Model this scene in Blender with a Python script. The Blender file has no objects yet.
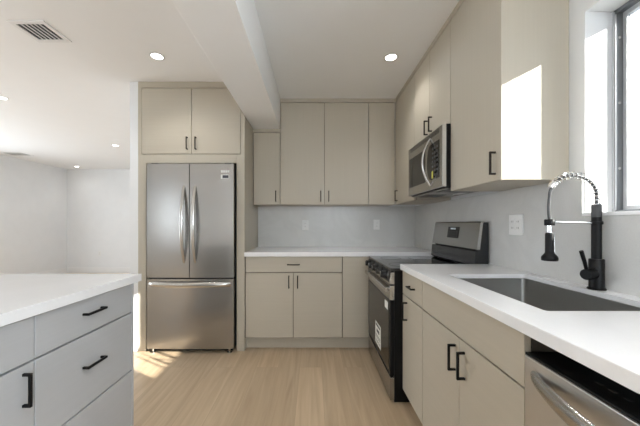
import bpy, bmesh, math, random
from mathutils import Vector, Matrix
random.seed(4)
sc = bpy.context.scene
R = math.radians

# ------------------------------------------------------------------ camera
FPX = 294.0
CAM_H = 1.182
cam_data = bpy.data.cameras.new('camera')
cam_data.sensor_width = 36.0
cam_data.lens = 36.0 * FPX / 640.0
cam_data.shift_x = 6.5 / 640.0
cam_data.shift_y = 11.0 / 640.0
cam_data.clip_start = 0.05
cam = bpy.data.objects.new('camera', cam_data)
cam.location = (0, 0, CAM_H)
cam.rotation_euler = (R(90), 0, 0)
sc.collection.objects.link(cam)
sc.camera = cam

# ------------------------------------------------------------------ view, world, sun, added daylight lamps, window portal
sc.view_settings.view_transform = 'Standard'
sc.view_settings.look = 'None'
sc.view_settings.gamma = 1.0
sc.view_settings.use_curve_mapping = False
sc.view_settings.exposure = 0.38
sc.cycles.max_bounces = 10
sc.cycles.diffuse_bounces = 6
sc.cycles.glossy_bounces = 4
sc.cycles.transparent_max_bounces = 8
sc.cycles.caustics_reflective = False
sc.cycles.caustics_refractive = False
sc.cycles.sample_clamp_indirect = 6.0
sc.cycles.use_denoising = True

world = bpy.data.worlds.new('world')
sc.world = world
world.use_nodes = True
bg = world.node_tree.nodes['Background']
bg.inputs[0].default_value = (0.90, 0.95, 1.0, 1)
bg.inputs[1].default_value = 2.7

sun_l = bpy.data.lights.new('sun', 'SUN')
sun_l.energy = 13.0
sun_l.angle = R(0.55)
sun_l.color = (1.0, 0.95, 0.88)
sun = bpy.data.objects.new('sun', sun_l)
sun.rotation_euler = Vector((-1.0, 0.60, -0.515)).to_track_quat('-Z', 'Y').to_euler()
sun.location = (4, -2, 4)
sc.collection.objects.link(sun)

def area(name, loc, direction, sx, sy, energy, color=(1, 1, 1), portal=False):
    l = bpy.data.lights.new(name, 'AREA')
    l.shape = 'RECTANGLE'
    l.size = sx
    l.size_y = sy
    l.energy = energy
    l.color = color
    if portal:
        l.cycles.is_portal = True
    o = bpy.data.objects.new(name, l)
    o.location = loc
    o.rotation_euler = Vector(direction).to_track_quat('-Z', 'Y').to_euler()
    sc.collection.objects.link(o)
    return o

CEIL = 2.505
XW = 1.175      # right wall
YW = 3.40       # kitchen back wall
XL = -5.96      # far left wall
YL = 7.11       # living room back wall
YR = -3.0       # wall behind the camera

# area lamps at unseen windows, all added to bring in more daylight
area('added_daylight_living', (XL - 0.45, 3.3, 1.15), (1, 0, 0), 3.6, 2.0, 46, (0.80, 0.91, 1.0))
area('added_daylight_dining', (-4.35, YR - 0.10, 1.42), (0, 1, 0), 0.8, 1.25, 6, (0.78, 0.90, 1.0))  # added; placed where the refrigerator reflects a bright window
area('added_daylight_side', (XW + 0.30, -1.9, 1.55), (-1, 0, 0), 1.3, 1.1, 165, (0.80, 0.91, 1.0))
area('added_daylight_rear', (0.70, YR - 0.10, 1.55), (0, 1, 0), 0.7, 1.1, 16, (0.80, 0.91, 1.0))
area('portal_kitchen_window', (XW + 0.26, 0.965, 1.66), (-1, 0, 0), 0.61, 0.88, 1, portal=True)

# ------------------------------------------------------------------ materials
MATS = {}
def new_mat(name, color, rough=0.5, metal=0.0, spec=0.5):
    m = bpy.data.materials.new(name)
    m.use_nodes = True
    b = m.node_tree.nodes['Principled BSDF']
    b.inputs['Base Color'].default_value = (*color, 1)
    b.inputs['Roughness'].default_value = rough
    b.inputs['Metallic'].default_value = metal
    b.inputs['Specular IOR Level'].default_value = spec
    MATS[name] = m
    return m

def srgb(r, g, b):
    f = lambda c: (c / 255 / 12.92) if c / 255 <= 0.04045 else ((c / 255 + 0.055) / 1.055) ** 2.4
    return (f(r), f(g), f(b))

def nodes(m):
    return m.node_tree.nodes, m.node_tree.links, m.node_tree.nodes['Principled BSDF']

def grain(m, c1, c2, scale=(3, 3, 160), bump=0.02, nscale=1.0, detail=3):
    n, l, b = nodes(m)
    tc = n.new('ShaderNodeTexCoord'); mp = n.new('ShaderNodeMapping')
    mp.inputs['Scale'].default_value = scale
    nz = n.new('ShaderNodeTexNoise'); nz.inputs['Scale'].default_value = nscale; nz.inputs['Detail'].default_value = detail
    cr = n.new('ShaderNodeValToRGB')
    cr.color_ramp.elements[0].position = 0.3; cr.color_ramp.elements[0].color = (*c1, 1)
    cr.color_ramp.elements[1].position = 0.7; cr.color_ramp.elements[1].color = (*c2, 1)
    l.new(tc.outputs['Object'], mp.inputs[0]); l.new(mp.outputs[0], nz.inputs[0])
    l.new(nz.outputs[0], cr.inputs[0]); l.new(cr.outputs[0], b.inputs['Base Color'])
    if bump:
        bp = n.new('ShaderNodeBump'); bp.inputs['Strength'].default_value = bump; bp.inputs['Distance'].default_value = 0.01
        l.new(nz.outputs[0], bp.inputs['Height']); l.new(bp.outputs[0], b.inputs['Normal'])
    return m

CAB = (0.490, 0.443, 0.362)
def mul(c, k): return tuple(x * k for x in c)
cab_h = grain(new_mat('cabinet_horizontal_grain', CAB, 0.42), mul(CAB, 0.98), mul(CAB, 1.018), (2, 2, 120), 0.015)
cab_v = grain(new_mat('cabinet_vertical_grain', CAB, 0.42), mul(CAB, 0.98), mul(CAB, 1.018), (100, 100, 1.5), 0.015)
ISL = (0.455, 0.46, 0.47)  # beige cabinet laminate greyed: cool daylight mixed into the colour
isl_m = grain(new_mat('island_laminate_daylit', ISL, 0.42), mul(ISL, 0.985), mul(ISL, 1.015), (2, 2, 120), 0.012)
carc_shade = new_mat('carcass_gap_shade', (0.10, 0.085, 0.068), 0.6)  # carcass colour darkened so door gaps show as shadow lines
isl_c = new_mat('island_carcass_shade', (0.10, 0.10, 0.10), 0.6)  # blackened likewise, shade painted into the island's drawer gaps

wall_m = grain(new_mat('painted_wall', (0.80, 0.81, 0.81), 0.55), (0.79, 0.80, 0.81), (0.81, 0.82, 0.83), (6, 6, 6), 0.01)
ceil_m = grain(new_mat('ceiling_paint', (0.78, 0.77, 0.76), 0.6), (0.90, 0.90, 0.90), (0.91, 0.91, 0.91), (5, 5, 5), 0.01)
trim_m = new_mat('trim_paint', (0.83, 0.83, 0.83), 0.4)

def quartz(name, c, rough, amount):
    m = new_mat(name, c, rough)
    n, l, b = nodes(m)
    tc = n.new('ShaderNodeTexCoord')
    nz = n.new('ShaderNodeTexNoise'); nz.inputs['Scale'].default_value = 2.3; nz.inputs['Detail'].default_value = 9; nz.inputs['Distortion'].default_value = 1.4
    sp = n.new('ShaderNodeTexNoise'); sp.inputs['Scale'].default_value = 160; sp.inputs['Detail'].default_value = 2
    cr = n.new('ShaderNodeValToRGB')
    e = cr.color_ramp.elements
    e[0].position = 0.40; e[0].color = (*c, 1)
    e[1].position = 0.60; e[1].color = (*c, 1)
    v = e.new(0.50); v.color = (*mul(c, 1 - amount), 1)
    mx = n.new('ShaderNodeMix'); mx.data_type = 'RGBA'; mx.blend_type = 'MULTIPLY'; mx.inputs['Factor'].default_value = amount * 2
    l.new(tc.outputs['Object'], nz.inputs[0]); l.new(tc.outputs['Object'], sp.inputs[0])
    l.new(nz.outputs[0], cr.inputs[0]); l.new(cr.outputs[0], mx.inputs[6]); l.new(sp.outputs[0], mx.inputs[7])
    l.new(mx.outputs[2], b.inputs['Base Color'])
    return m
quartz_m = quartz('white_quartz', (0.90, 0.90, 0.91), 0.13, 0.02)
splash_m = quartz('backsplash_quartz', (0.67, 0.668, 0.655), 0.24, 0.05)

def steel(name, c, rough, scale):
    m = new_mat(name, c, rough, 1.0)
    n, l, b = nodes(m)
    tc = n.new('ShaderNodeTexCoord'); mp = n.new('ShaderNodeMapping'); mp.inputs['Scale'].default_value = scale
    nz = n.new('ShaderNodeTexNoise'); nz.inputs['Scale'].default_value = 1.0; nz.inputs['Detail'].default_value = 4
    mr = n.new('ShaderNodeMapRange'); mr.inputs['To Min'].default_value = rough * 0.92; mr.inputs['To Max'].default_value = rough * 1.1
    bp = n.new('ShaderNodeBump'); bp.inputs['Strength'].default_value = 0.012; bp.inputs['Distance'].default_value = 0.002
    l.new(tc.outputs['Object'], mp.inputs[0]); l.new(mp.outputs[0], nz.inputs[0])
    l.new(nz.outputs[0], mr.inputs[0]); l.new(mr.outputs[0], b.inputs['Roughness'])
    l.new(nz.outputs[0], bp.inputs['Height']); l.new(bp.outputs[0], b.inputs['Normal'])
    return m
STEEL = (0.43, 0.42, 0.405)
steel_v = steel('stainless_vertical_brush', STEEL, 0.24, (500, 500, 3))
steel_h = steel('stainless_horizontal_brush', STEEL, 0.26, (3, 3, 500))
steel_d = steel('stainless_dishwasher_door', (0.66, 0.645, 0.625), 0.36, (500, 500, 3))
steel_s = steel('stainless_sink', (0.42, 0.415, 0.40), 0.33, (3, 400, 3))
chrome = new_mat('polished_chrome', (0.80, 0.80, 0.80), 0.10, 1.0)
hand_m = new_mat('handle_steel', (0.58, 0.57, 0.55), 0.24, 1.0)
black_m = new_mat('matte_black_metal', (0.006, 0.006, 0.0065), 0.42, spec=0.2)
bronze_m = new_mat('dark_bronze_metal', (0.022, 0.015, 0.011), 0.5, spec=0.25)
bplas = new_mat('black_plastic', (0.006, 0.006, 0.0065), 0.32, spec=0.3)
backg = new_mat('backguard_enamel', (0.018, 0.018, 0.019), 0.22)
bglass = new_mat('black_glass', (0.010, 0.009, 0.008), 0.06, spec=0.35)
cookt = new_mat('ceramic_cooktop_glass', (0.020, 0.020, 0.021), 0.09, spec=0.75)
ring_m = new_mat('burner_ring_print', (0.10, 0.10, 0.10), 0.25)
enamel = new_mat('black_enamel', (0.004, 0.004, 0.0045), 0.38, spec=0.2)
dkgrey = new_mat('dark_grey_plastic', (0.05, 0.05, 0.052), 0.45)
white_p = new_mat('white_plastic', (0.80, 0.80, 0.79), 0.35)
slot_m = new_mat('socket_slot', (0.05, 0.05, 0.05), 0.6)
paper = new_mat('white_label_paper', (0.78, 0.78, 0.74), 0.6)
sticker_m = new_mat('silver_sticker', (0.72, 0.72, 0.71), 0.5)
ink = new_mat('label_ink', (0.04, 0.04, 0.05), 0.6)
yellow = new_mat('yellow_label', (0.65, 0.62, 0.12), 0.6)
alum = new_mat('grey_window_aluminium', (0.20, 0.21, 0.225), 0.42, 0.4)
alum_l = new_mat('light_window_aluminium', (0.55, 0.56, 0.58), 0.4, 0.3)
rubber = new_mat('rubber', (0.02, 0.02, 0.02), 0.7)
duct_shade_m = new_mat('duct_shade', (0.035, 0.035, 0.04), 0.8)  # dark tone painted for the shade inside the vent

def emis(name, c, s):
    m = new_mat(name, c, 0.5)
    b = m.node_tree.nodes['Principled BSDF']
    b.inputs['Emission Color'].default_value = (*c, 1); b.inputs['Emission Strength'].default_value = s
    return m
lamp_m = emis('downlight_lens', (1.0, 0.97, 0.92), 9.0)
disp_m = emis('lit_display_digits', (0.75, 0.85, 0.9), 0.25)

def glass():
    m = bpy.data.materials.new('window_glass'); m.use_nodes = True
    n, l = m.node_tree.nodes, m.node_tree.links
    n.remove(n['Principled BSDF'])
    t = n.new('ShaderNodeBsdfTransparent'); t.inputs[0].default_value = (0.95, 0.97, 0.97, 1)
    g = n.new('ShaderNodeBsdfGlossy'); g.inputs['Roughness'].default_value = 0.02
    fr = n.new('ShaderNodeFresnel'); fr.inputs[0].default_value = 1.3
    mx = n.new('ShaderNodeMixShader')
    l.new(fr.outputs[0], mx.inputs[0]); l.new(t.outputs[0], mx.inputs[1]); l.new(g.outputs[0], mx.inputs[2])
    l.new(mx.outputs[0], n['Material Output'].inputs[0])
    return m
glass_m = glass()

def wood_floor():
    m = new_mat('light_oak_planks', (0.6, 0.45, 0.3), 0.33)
    n, l, b = nodes(m)
    tc = n.new('ShaderNodeTexCoord')
    mp = n.new('ShaderNodeMapping'); mp.inputs['Rotation'].default_value = (0, 0, R(90)); mp.inputs['Location'].default_value = (0.37, 0.06, 0)
    br = n.new('ShaderNodeTexBrick')
    br.inputs['Color1'].default_value = (0.0, 0, 0, 1); br.inputs['Color2'].default_value = (1, 1, 1, 1); br.inputs['Mortar'].default_value = (0.5, 0.5, 0.5, 1)
    br.inputs['Scale'].default_value = 1.0; br.inputs['Mortar Size'].default_value = 0.0012; br.inputs['Mortar Smooth'].default_value = 0.2
    br.inputs['Brick Width'].default_value = 1.9; br.inputs['Row Height'].default_value = 0.18; br.offset = 0.43; br.offset_frequency = 2
    l.new(tc.outputs['Object'], mp.inputs[0]); l.new(mp.outputs[0], br.inputs[0])
    sep = n.new('ShaderNodeSeparateColor'); l.new(br.outputs['Color'], sep.inputs[0])
    # grain along y, offset by plank
    off = n.new('ShaderNodeCombineXYZ'); sc1 = n.new('ShaderNodeMath'); sc1.operation = 'MULTIPLY'; sc1.inputs[1].default_value = 13.0
    l.new(sep.outputs[0], sc1.inputs[0]); l.new(sc1.outputs[0], off.inputs[0]); l.new(sc1.outputs[0], off.inputs[1])
    add = n.new('ShaderNodeVectorMath'); add.operation = 'ADD'; l.new(tc.outputs['Object'], add.inputs[0]); l.new(off.outputs[0], add.inputs[1])
    mp2 = n.new('ShaderNodeMapping'); mp2.inputs['Scale'].default_value = (16, 0.9, 1)
    l.new(add.outputs[0], mp2.inputs[0])
    nz = n.new('ShaderNodeTexNoise'); nz.inputs['Scale'].default_value = 1.5; nz.inputs['Detail'].default_value = 8; nz.inputs['Distortion'].default_value = 0.8
    l.new(mp2.outputs[0], nz.inputs[0])
    cr = n.new('ShaderNodeValToRGB'); e = cr.color_ramp.elements
    e[0].position = 0.25; e[0].color = (0.45, 0.325, 0.205, 1)
    e[1].position = 0.75; e[1].color = (0.62, 0.475, 0.32, 1)
    l.new(nz.outputs[0], cr.inputs[0])
    pl = n.new('ShaderNodeMapRange'); pl.inputs['To Min'].default_value = 0.88; pl.inputs['To Max'].default_value = 1.07
    l.new(sep.outputs[0], pl.inputs[0])
    vm = n.new('ShaderNodeVectorMath'); vm.operation = 'SCALE'; l.new(cr.outputs[0], vm.inputs[0]); l.new(pl.outputs[0], vm.inputs['Scale'])
    mx = n.new('ShaderNodeMix'); mx.data_type = 'RGBA'
    l.new(br.outputs['Fac'], mx.inputs[0]); l.new(vm.outputs[0], mx.inputs[6]); mx.inputs[7].default_value = (0.42, 0.31, 0.205, 1)
    l.new(mx.outputs[2], b.inputs['Base Color'])
    return m
floor_m = wood_floor()

# ------------------------------------------------------------------ mesh helpers (world coordinates in, ONE mesh object out)
def bm_new(): return bmesh.new()

def box(bm, x0, x1, y0, y1, z0, z1, bev=0.0, seg=2):
    if x0 > x1: x0, x1 = x1, x0
    if y0 > y1: y0, y1 = y1, y0
    if z0 > z1: z0, z1 = z1, z0
    t = bmesh.new()
    bmesh.ops.create_cube(t, size=1.0)
    for v in t.verts:
        v.co = Vector(((x0 + x1) / 2 + v.co.x * (x1 - x0), (y0 + y1) / 2 + v.co.y * (y1 - y0), (z0 + z1) / 2 + v.co.z * (z1 - z0)))
    if bev > 0:
        bmesh.ops.bevel(t, geom=list(t.edges), offset=bev, segments=seg, profile=0.5, affect='EDGES')
    merge(bm, t)
    return bm

def merge(bm, t):
    me = bpy.data.meshes.new('tmp'); t.to_mesh(me); t.free()
    bm.from_mesh(me); bpy.data.meshes.remove(me)

def B(x0, x1, y0, y1, z0, z1, bev=0.0, seg=2):
    return box(bm_new(), x0, x1, y0, y1, z0, z1, bev, seg)

def prism(bm, pts, axis, a0, a1, bev=0.0):
    """polygon pts (2D) extruded along axis: 'y' pts=(x,z); 'x' pts=(y,z); 'z' pts=(x,y)"""
    t = bmesh.new()
    def co(p, a):
        return {'y': (p[0], a, p[1]), 'x': (a, p[0], p[1]), 'z': (p[0], p[1], a)}[axis]
    v0 = [t.verts.new(co(p, a0)) for p in pts]; v1 = [t.verts.new(co(p, a1)) for p in pts]
    t.faces.new(v0); t.faces.new(v1[::-1])
    for i in range(len(pts)):
        j = (i + 1) % len(pts); t.faces.new((v0[j], v0[i], v1[i], v1[j]))
    bmesh.ops.recalc_face_normals(t, faces=list(t.faces))
    if bev > 0:
        bmesh.ops.bevel(t, geom=list(t.edges), offset=bev, segments=2, profile=0.5, affect='EDGES')
    merge(bm, t); return bm

def tube(bm, pts, r, n=10, caps=True, flat=None):
    """tube along pts; r number or list; flat=(ax_scale, vec) squashes the section along a vector"""
    pts = [Vector(p) for p in pts]
    rs = r if isinstance(r, (list, tuple)) else [r] * len(pts)
    t = bmesh.new(); rings = []
    up = Vector((0, 0, 1))
    d0 = (pts[1] - pts[0]).normalized()
    if abs(d0.dot(up)) > 0.95: up = Vector((0, 1, 0))
    side = d0.cross(up).normalized()
    for i, p in enumerate(pts):
        a = pts[max(0, i - 1)]; b = pts[min(len(pts) - 1, i + 1)]
        d = (b - a).normalized()
        side = (side - d * side.dot(d)).normalized()
        u = side.cross(d).normalized()
        ring = []
        for k in range(n):
            an = 2 * math.pi * k / n
            off = (side * math.cos(an) + u * math.sin(an)) * rs[i]
            if flat:
                s, fv = flat; fv = Vector(fv)
                off = off + fv * (off.dot(fv)) * (s - 1)
            ring.append(t.verts.new(p + off))
        rings.append(ring)
    for i in range(len(rings) - 1):
        for k in range(n):
            t.faces.new((rings[i][k], rings[i][(k + 1) % n], rings[i + 1][(k + 1) % n], rings[i + 1][k]))
    if caps:
        t.faces.new(rings[0][::-1]); t.faces.new(rings[-1])
    bmesh.ops.recalc_face_normals(t, faces=list(t.faces))
    merge(bm, t); return bm

def lathe(bm, prof, origin, axis=(0, 0, 1), n=28):
    """prof [(radius, height)] revolved round axis at origin"""
    q = Vector(axis).normalized().to_track_quat('Z', 'Y')
    o = Vector(origin); t = bmesh.new(); rings = []
    for (r, h) in prof:
        if r < 1e-6:
            rings.append([t.verts.new(o + q @ Vector((0, 0, h)))])
        else:
            rings.append([t.verts.new(o + q @ Vector((r * math.cos(2 * math.pi * k / n), r * math.sin(2 * math.pi * k / n), h))) for k in range(n)])
    for a, b in zip(rings[:-1], rings[1:]):
        for k in range(n):
            j = (k + 1) % n
            if len(a) == 1 and len(b) == 1: continue
            if len(a) == 1: t.faces.new((a[0], b[k], b[j]))
            elif len(b) == 1: t.faces.new((a[k], a[j], b[0]))
            else: t.faces.new((a[k], a[j], b[j], b[k]))
    bmesh.ops.recalc_face_normals(t, faces=list(t.faces))
    merge(bm, t); return bm

def wpos(o):
    p = Vector((0, 0, 0))
    while o is not None:
        p += o.location; o = o.parent
    return p

def obj(name, bm, mat, parent=None, smooth=False, origin=None, label=None):
    base = wpos(parent) if parent else Vector((0, 0, 0))
    if origin is None:
        if parent is None:
            xs = [v.co for v in bm.verts]
            mn = Vector((min(c.x for c in xs), min(c.y for c in xs), min(c.z for c in xs)))
            mxv = Vector((max(c.x for c in xs), max(c.y for c in xs), max(c.z for c in xs)))
            origin = Vector(((mn.x + mxv.x) / 2, (mn.y + mxv.y) / 2, mn.z))
        else:
            origin = base
    origin = Vector(origin)
    bmesh.ops.translate(bm, verts=list(bm.verts), vec=-origin)
    me = bpy.data.meshes.new(name)
    bm.to_mesh(me); bm.free()
    me.materials.append(mat)
    if smooth:
        for p in me.polygons: p.use_smooth = True
        try: me.set_sharp_from_angle(angle=R(38))
        except Exception: pass
    o = bpy.data.objects.new(name, me)
    o.location = origin - base
    if parent: o.parent = parent
    sc.collection.objects.link(o)
    if label: o['label'] = label
    return o

def tag(o, label, cat, group=None):
    o['label'] = label; o['category'] = cat
    if group: o['group'] = group
    return o

def thing(name, loc, label, cat, group=None):
    o = bpy.data.objects.new(name, None)
    o.empty_display_size = 0.1; o.location = loc
    sc.collection.objects.link(o)
    return tag(o, label, cat, group)

def struct(name, bm, mat, parent=None):
    o = obj(name, bm, mat, parent)
    if parent is None: o['kind'] = 'structure'
    return o

# ------------------------------------------------------------------ SETTING
struct('floor', B(XL - 0.2, XW + 0.2, YR - 0.2, YL + 0.2, -0.12, 0.0), floor_m)
struct('ceiling', B(XL - 0.2, XW + 0.2, YR - 0.2, YL + 0.2, CEIL, CEIL + 0.12), ceil_m)

# right wall with the window opening
WY0, WY1, WZ0, WZ1, WXO = 0.66, 1.272, 1.215, 2.100, 1.355
w = bm_new()
box(w, XW, WXO, YR, YW + 0.15, 0, WZ0)
box(w, XW, WXO, YR, YW + 0.15, WZ1, CEIL)
box(w, XW, WXO, WY1, YW + 0.15, WZ0, WZ1)
SY_0, SY_1 = -2.55, -1.25  # unseen side opening, added for the extra daylight
box(w, XW, WXO, YR, SY_0, WZ0, WZ1); box(w, XW, WXO, SY_1, WY0, WZ0, WZ1)
struct('wall_right', w, wall_m)
struct('wall_back', B(-1.709, XW, YW, YW + 0.14, 0, CEIL), wall_m)
struct('wall_partition', B(-1.709, -1.632, 2.735, YL, 0, CEIL, 0.002), wall_m)
struct('wall_living_back', B(XL - 0.15, -1.632, YL, YL + 0.15, 0, CEIL), wall_m)
w = bm_new()
LY0, LY1, LZ0, LZ1 = 1.5, 5.1, 0.25, 2.25  # unseen opening added for living room daylight
box(w, XL - 0.15, XL, YR, YL, 0, LZ0); box(w, XL - 0.15, XL, YR, YL, LZ1, CEIL)
box(w, XL - 0.15, XL, LY1, YL, LZ0, LZ1); box(w, XL - 0.15, XL, YR, LY0, LZ0, LZ1)
struct('wall_left', w, wall_m)
w = bm_new()
DX0, DX1, DZ0, DZ1 = -4.75, -3.95, 0.80, 2.05  # unseen opening added behind the camera
box(w, XL - 0.15, DX0, YR - 0.15, YR, 0, CEIL); box(w, DX1, 0.35, YR - 0.15, YR, 0, CEIL); box(w, 1.05, WXO, YR - 0.15, YR, 0, CEIL); box(w, 0.35, 1.05, YR - 0.15, YR, 0, 1.0); box(w, 0.35, 1.05, YR - 0.15, YR, 2.1, CEIL); box(w, DX0, DX1, YR - 0.15, YR, DZ1, CEIL); box(w, DX0, DX1, YR - 0.15, YR, 0, DZ0)
struct('wall_front', w, wall_m)
# frames of unseen openings, added to go with the extra daylight lamps
w = bm_new()
for a, b in ((LY0, LY0 + 0.05), (3.27, 3.33), (LY1 - 0.05, LY1)): box(w, XL - 0.08, XL - 0.03, a, b, LZ0, LZ1)
box(w, XL - 0.08, XL - 0.03, LY0, LY1, LZ0, LZ0 + 0.05); box(w, XL - 0.08, XL - 0.03, LY0, LY1, LZ1 - 0.05, LZ1)
struct('added_window_2', w, alum)
w = bm_new()
for a in (DX0, -4.38, DX1 - 0.06): box(w, a, a + 0.06, YR - 0.08, YR - 0.03, DZ0, DZ1)
box(w, DX0, DX1, YR - 0.08, YR - 0.03, DZ1 - 0.06, DZ1); box(w, DX0, DX1, YR - 0.08, YR - 0.03, DZ0, DZ0 + 0.05)
struct('added_window_5', w, alum)

w = bm_new()
for a in (SY_0, -1.92, SY_1 - 0.04): box(w, XW + 0.10, XW + 0.14, a, a + 0.04, WZ0, WZ1)
box(w, XW + 0.10, XW + 0.14, SY_0, SY_1, WZ0, WZ0 + 0.04); box(w, XW + 0.10, XW + 0.14, SY_0, SY_1, WZ1 - 0.04, WZ1)
struct('added_window_3', w, alum)  # unseen side window, added to light the island and ceiling
w = bm_new()
for a in (0.35, 0.68, 1.01): box(w, a, a + 0.04, YR - 0.08, YR - 0.03, 1.0, 2.1)
box(w, 0.35, 1.05, YR - 0.08, YR - 0.03, 1.0, 1.04); box(w, 0.35, 1.05, YR - 0.08, YR - 0.03, 2.06, 2.1)
struct('added_window_4', w, alum)  # unseen rear window, added to brighten the window side

# dropped ceiling beam running to the back wall
struct('trim_1', B(-0.638, -0.352, YR, YW, 2.185, CEIL, 0.003), ceil_m)

def baseboard(name, x0, x1, y0, y1):
    struct(name, B(x0, x1, y0, y1, 0, 0.135, 0.003), trim_m)
baseboard('baseboard_back', XL, -1.709, YL - 0.016, YL)
baseboard('baseboard_left', XL, XL + 0.016, YR, YL - 0.016)
baseboard('baseboard_partition', -1.725, -1.709, 2.735, YL - 0.016)
baseboard('baseboard_end', -1.725, -1.632, 2.719, 2.735)

# ------------------------------------------------------------------ kitchen window
FX0, FX1 = 1.296, 1.346
FZ0, FZ1 = 1.230, 2.085
win = bpy.data.objects.new('window_1', None); win.location = (1.31, 1.0, WZ0); sc.collection.objects.link(win); win['kind'] = 'structure'
f = bm_new()
box(f, FX0, FX1, 1.257, WY1, FZ0, WZ1, 0.001); box(f, FX0, FX1, WY0, WY0 + 0.03, FZ0, WZ1, 0.001)
box(f, FX0, FX1, WY0, WY1, FZ1, WZ1, 0.001); box(f, FX0, FX1, WY0, WY1, FZ0 - 0.001, FZ0 + 0.012, 0.001)
obj('window_frame', f, alum, win)
t = bm_new()
box(t, FX0 - 0.006, FX0 + 0.006, 1.263, WY1, FZ0 + 0.004, WZ1 - 0.006, 0.001)
box(t, FX0 - 0.004, FX0 + 0.006, 1.2575, 1.2605, FZ0 + 0.01, WZ1 - 0.02, 0.001)
obj('frame_bead', t, alum_l, win)
s = bm_new()
box(s, 1.322, 1.344, 1.240, 1.2565, FZ0 + 0.012, FZ1, 0.001)
box(s, 1.322, 1.344, 1.044, 1.050, FZ0 + 0.012, FZ1, 0.001)
box(s, 1.322, 1.344, 1.050, 1.240, FZ1 - 0.02, FZ1, 0.001); box(s, 1.322, 1.344, 1.050, 1.240, FZ0 + 0.012, FZ0 + 0.030, 0.001)
obj('sash', s, alum_l, win)
g = bm_new(); box(g, 1.331, 1.335, 1.050, 1.240, FZ0 + 0.030, FZ1 - 0.02); obj('window_glass', g, glass_m, win)
s = bm_new()
box(s, 1.322, 1.344, 0.69, 0.71, FZ0 + 0.012, FZ1, 0.001); box(s, 1.322, 1.344, 0.875, 0.881, FZ0 + 0.012, FZ1, 0.001)
box(s, 1.322, 1.344, 0.71, 1.0435, FZ1 - 0.02, FZ1, 0.001); box(s, 1.322, 1.344, 0.71, 1.0435, FZ0 + 0.012, FZ0 + 0.030, 0.001)
obj('sash', s, alum_l, win)
g = bm_new(); box(g, 1.331, 1.335, 0.71, 1.0435, FZ0 + 0.030, FZ1 - 0.02); obj('window_glass', g, glass_m, win)
for z in (1.42, 1.98, 1.70):
    obj('frame_screw', lathe(bm_new(), [(0.0, 0.0025), (0.005, 0.0015), (0.006, 0)], (1.309, 1.2569, z), (0, -1, 0), 12), alum_l, win, True)
struct('trim_2', B(1.160, FX0, WY0, WY1, WZ0, FZ0, 0.002), quartz_m)

# ------------------------------------------------------------------ handles
def bar_handle(parent, c, L, normal, along, mat=black_m, t=0.009, proj=0.032, label=None):
    """square bar pull; c = centre on the door face; normal/along are axis strings"""
    c = Vector(c)
    ax = {'x': Vector((1, 0, 0)), 'y': Vector((0, 1, 0)), 'z': Vector((0, 0, 1)), '-x': Vector((-1, 0, 0)), '-y': Vector((0, -1, 0))}
    nrm, al = ax[normal], ax[along]
    oth = nrm.cross(al)
    def bb(bm, a0, a1, n0, n1, w):
        p = [c + al * a0 + nrm * n0 - oth * w / 2, c + al * a1 + nrm * n1 + oth * w / 2]
        box(bm, p[0].x, p[1].x, p[0].y, p[1].y, p[0].z, p[1].z, 0.0012, 1)
    bm = bm_new()
    bb(bm, -L / 2, L / 2, proj - t, proj, t)
    bb(bm, -L / 2, -L / 2 + t, 0, proj - t / 2, t)
    bb(bm, L / 2 - t, L / 2, 0, proj - t / 2, t)
    return obj('handle', bm, mat, parent)

G = 0.0021   # half gap
def front(parent, name, plane, face, a0, a1, z0, z1, mat, th=0.019):
    """slab door/drawer front. face '-y': front face at y=plane, spans x a0..a1; '-x'/'x': spans y"""
    b = 0.0012
    if face == '-y': bm = B(a0 + G, a1 - G, plane, plane + th, z0 + G, z1 - G, b, 1)
    elif face == '-x': bm = B(plane, plane + th, a0 + G, a1 - G, z0 + G, z1 - G, b, 1)
    else: bm = B(plane - th, plane, a0 + G, a1 - G, z0 + G, z1 - G, b, 1)
    return obj(name, bm, mat, parent)

# ------------------------------------------------------------------ fridge surround cabinet
YF = 2.735
t = thing('fridge_cabinet', (-1.12, 3.0, 0), 'tall beige cabinet surround enclosing the stainless refrigerator, two doors above it', 'cabinet')
for (o_, i_, u_) in ((-1.632, -1.558, -1.600), (-0.641, -0.715, -0.675)):
    bm = B(o_, i_, YF, YW, 0, 1.829, 0.001, 1)
    box(bm, o_, i_, YF + 0.022, YW, 1.829, CEIL); box(bm, o_, u_, YF, YF + 0.022, 1.829, CEIL)
    obj('side_panel', bm, cab_v, t)
obj('cabinet_body', B(-1.599, -0.676, YF + 0.0195, YF + 0.0215, 1.831, 2.448), carc_shade, t)  # thin dark backing, paints shade into the gaps round the doors
obj('cabinet_body', B(-1.557, -0.716, YF + 0.0225, YW, 1.755, CEIL), carc_shade, t)
obj('top_rail', B(-1.632, -0.641, YF - 0.0015, YF + 0.018, 2.449, CEIL, 0.001, 1), cab_h, t)
obj('bottom_rail', B(-1.5575, -0.7155, YF - 0.0008, YF + 0.02, 1.748, 1.830, 0.001, 1), cab_h, t)
d1 = front(t, 'door', YF - 0.001, '-y', -1.598, -1.135, 1.833, 2.446, cab_h)
d2 = front(t, 'door', YF - 0.001, '-y', -1.135, -0.677, 1.833, 2.446, cab_h)
bar_handle(d1, (-1.172, YF - 0.001, 1.930), 0.115, '-y', 'z', bronze_m)
bar_handle(d2, (-1.092, YF - 0.001, 1.930), 0.115, '-y', 'z', bronze_m)

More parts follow.
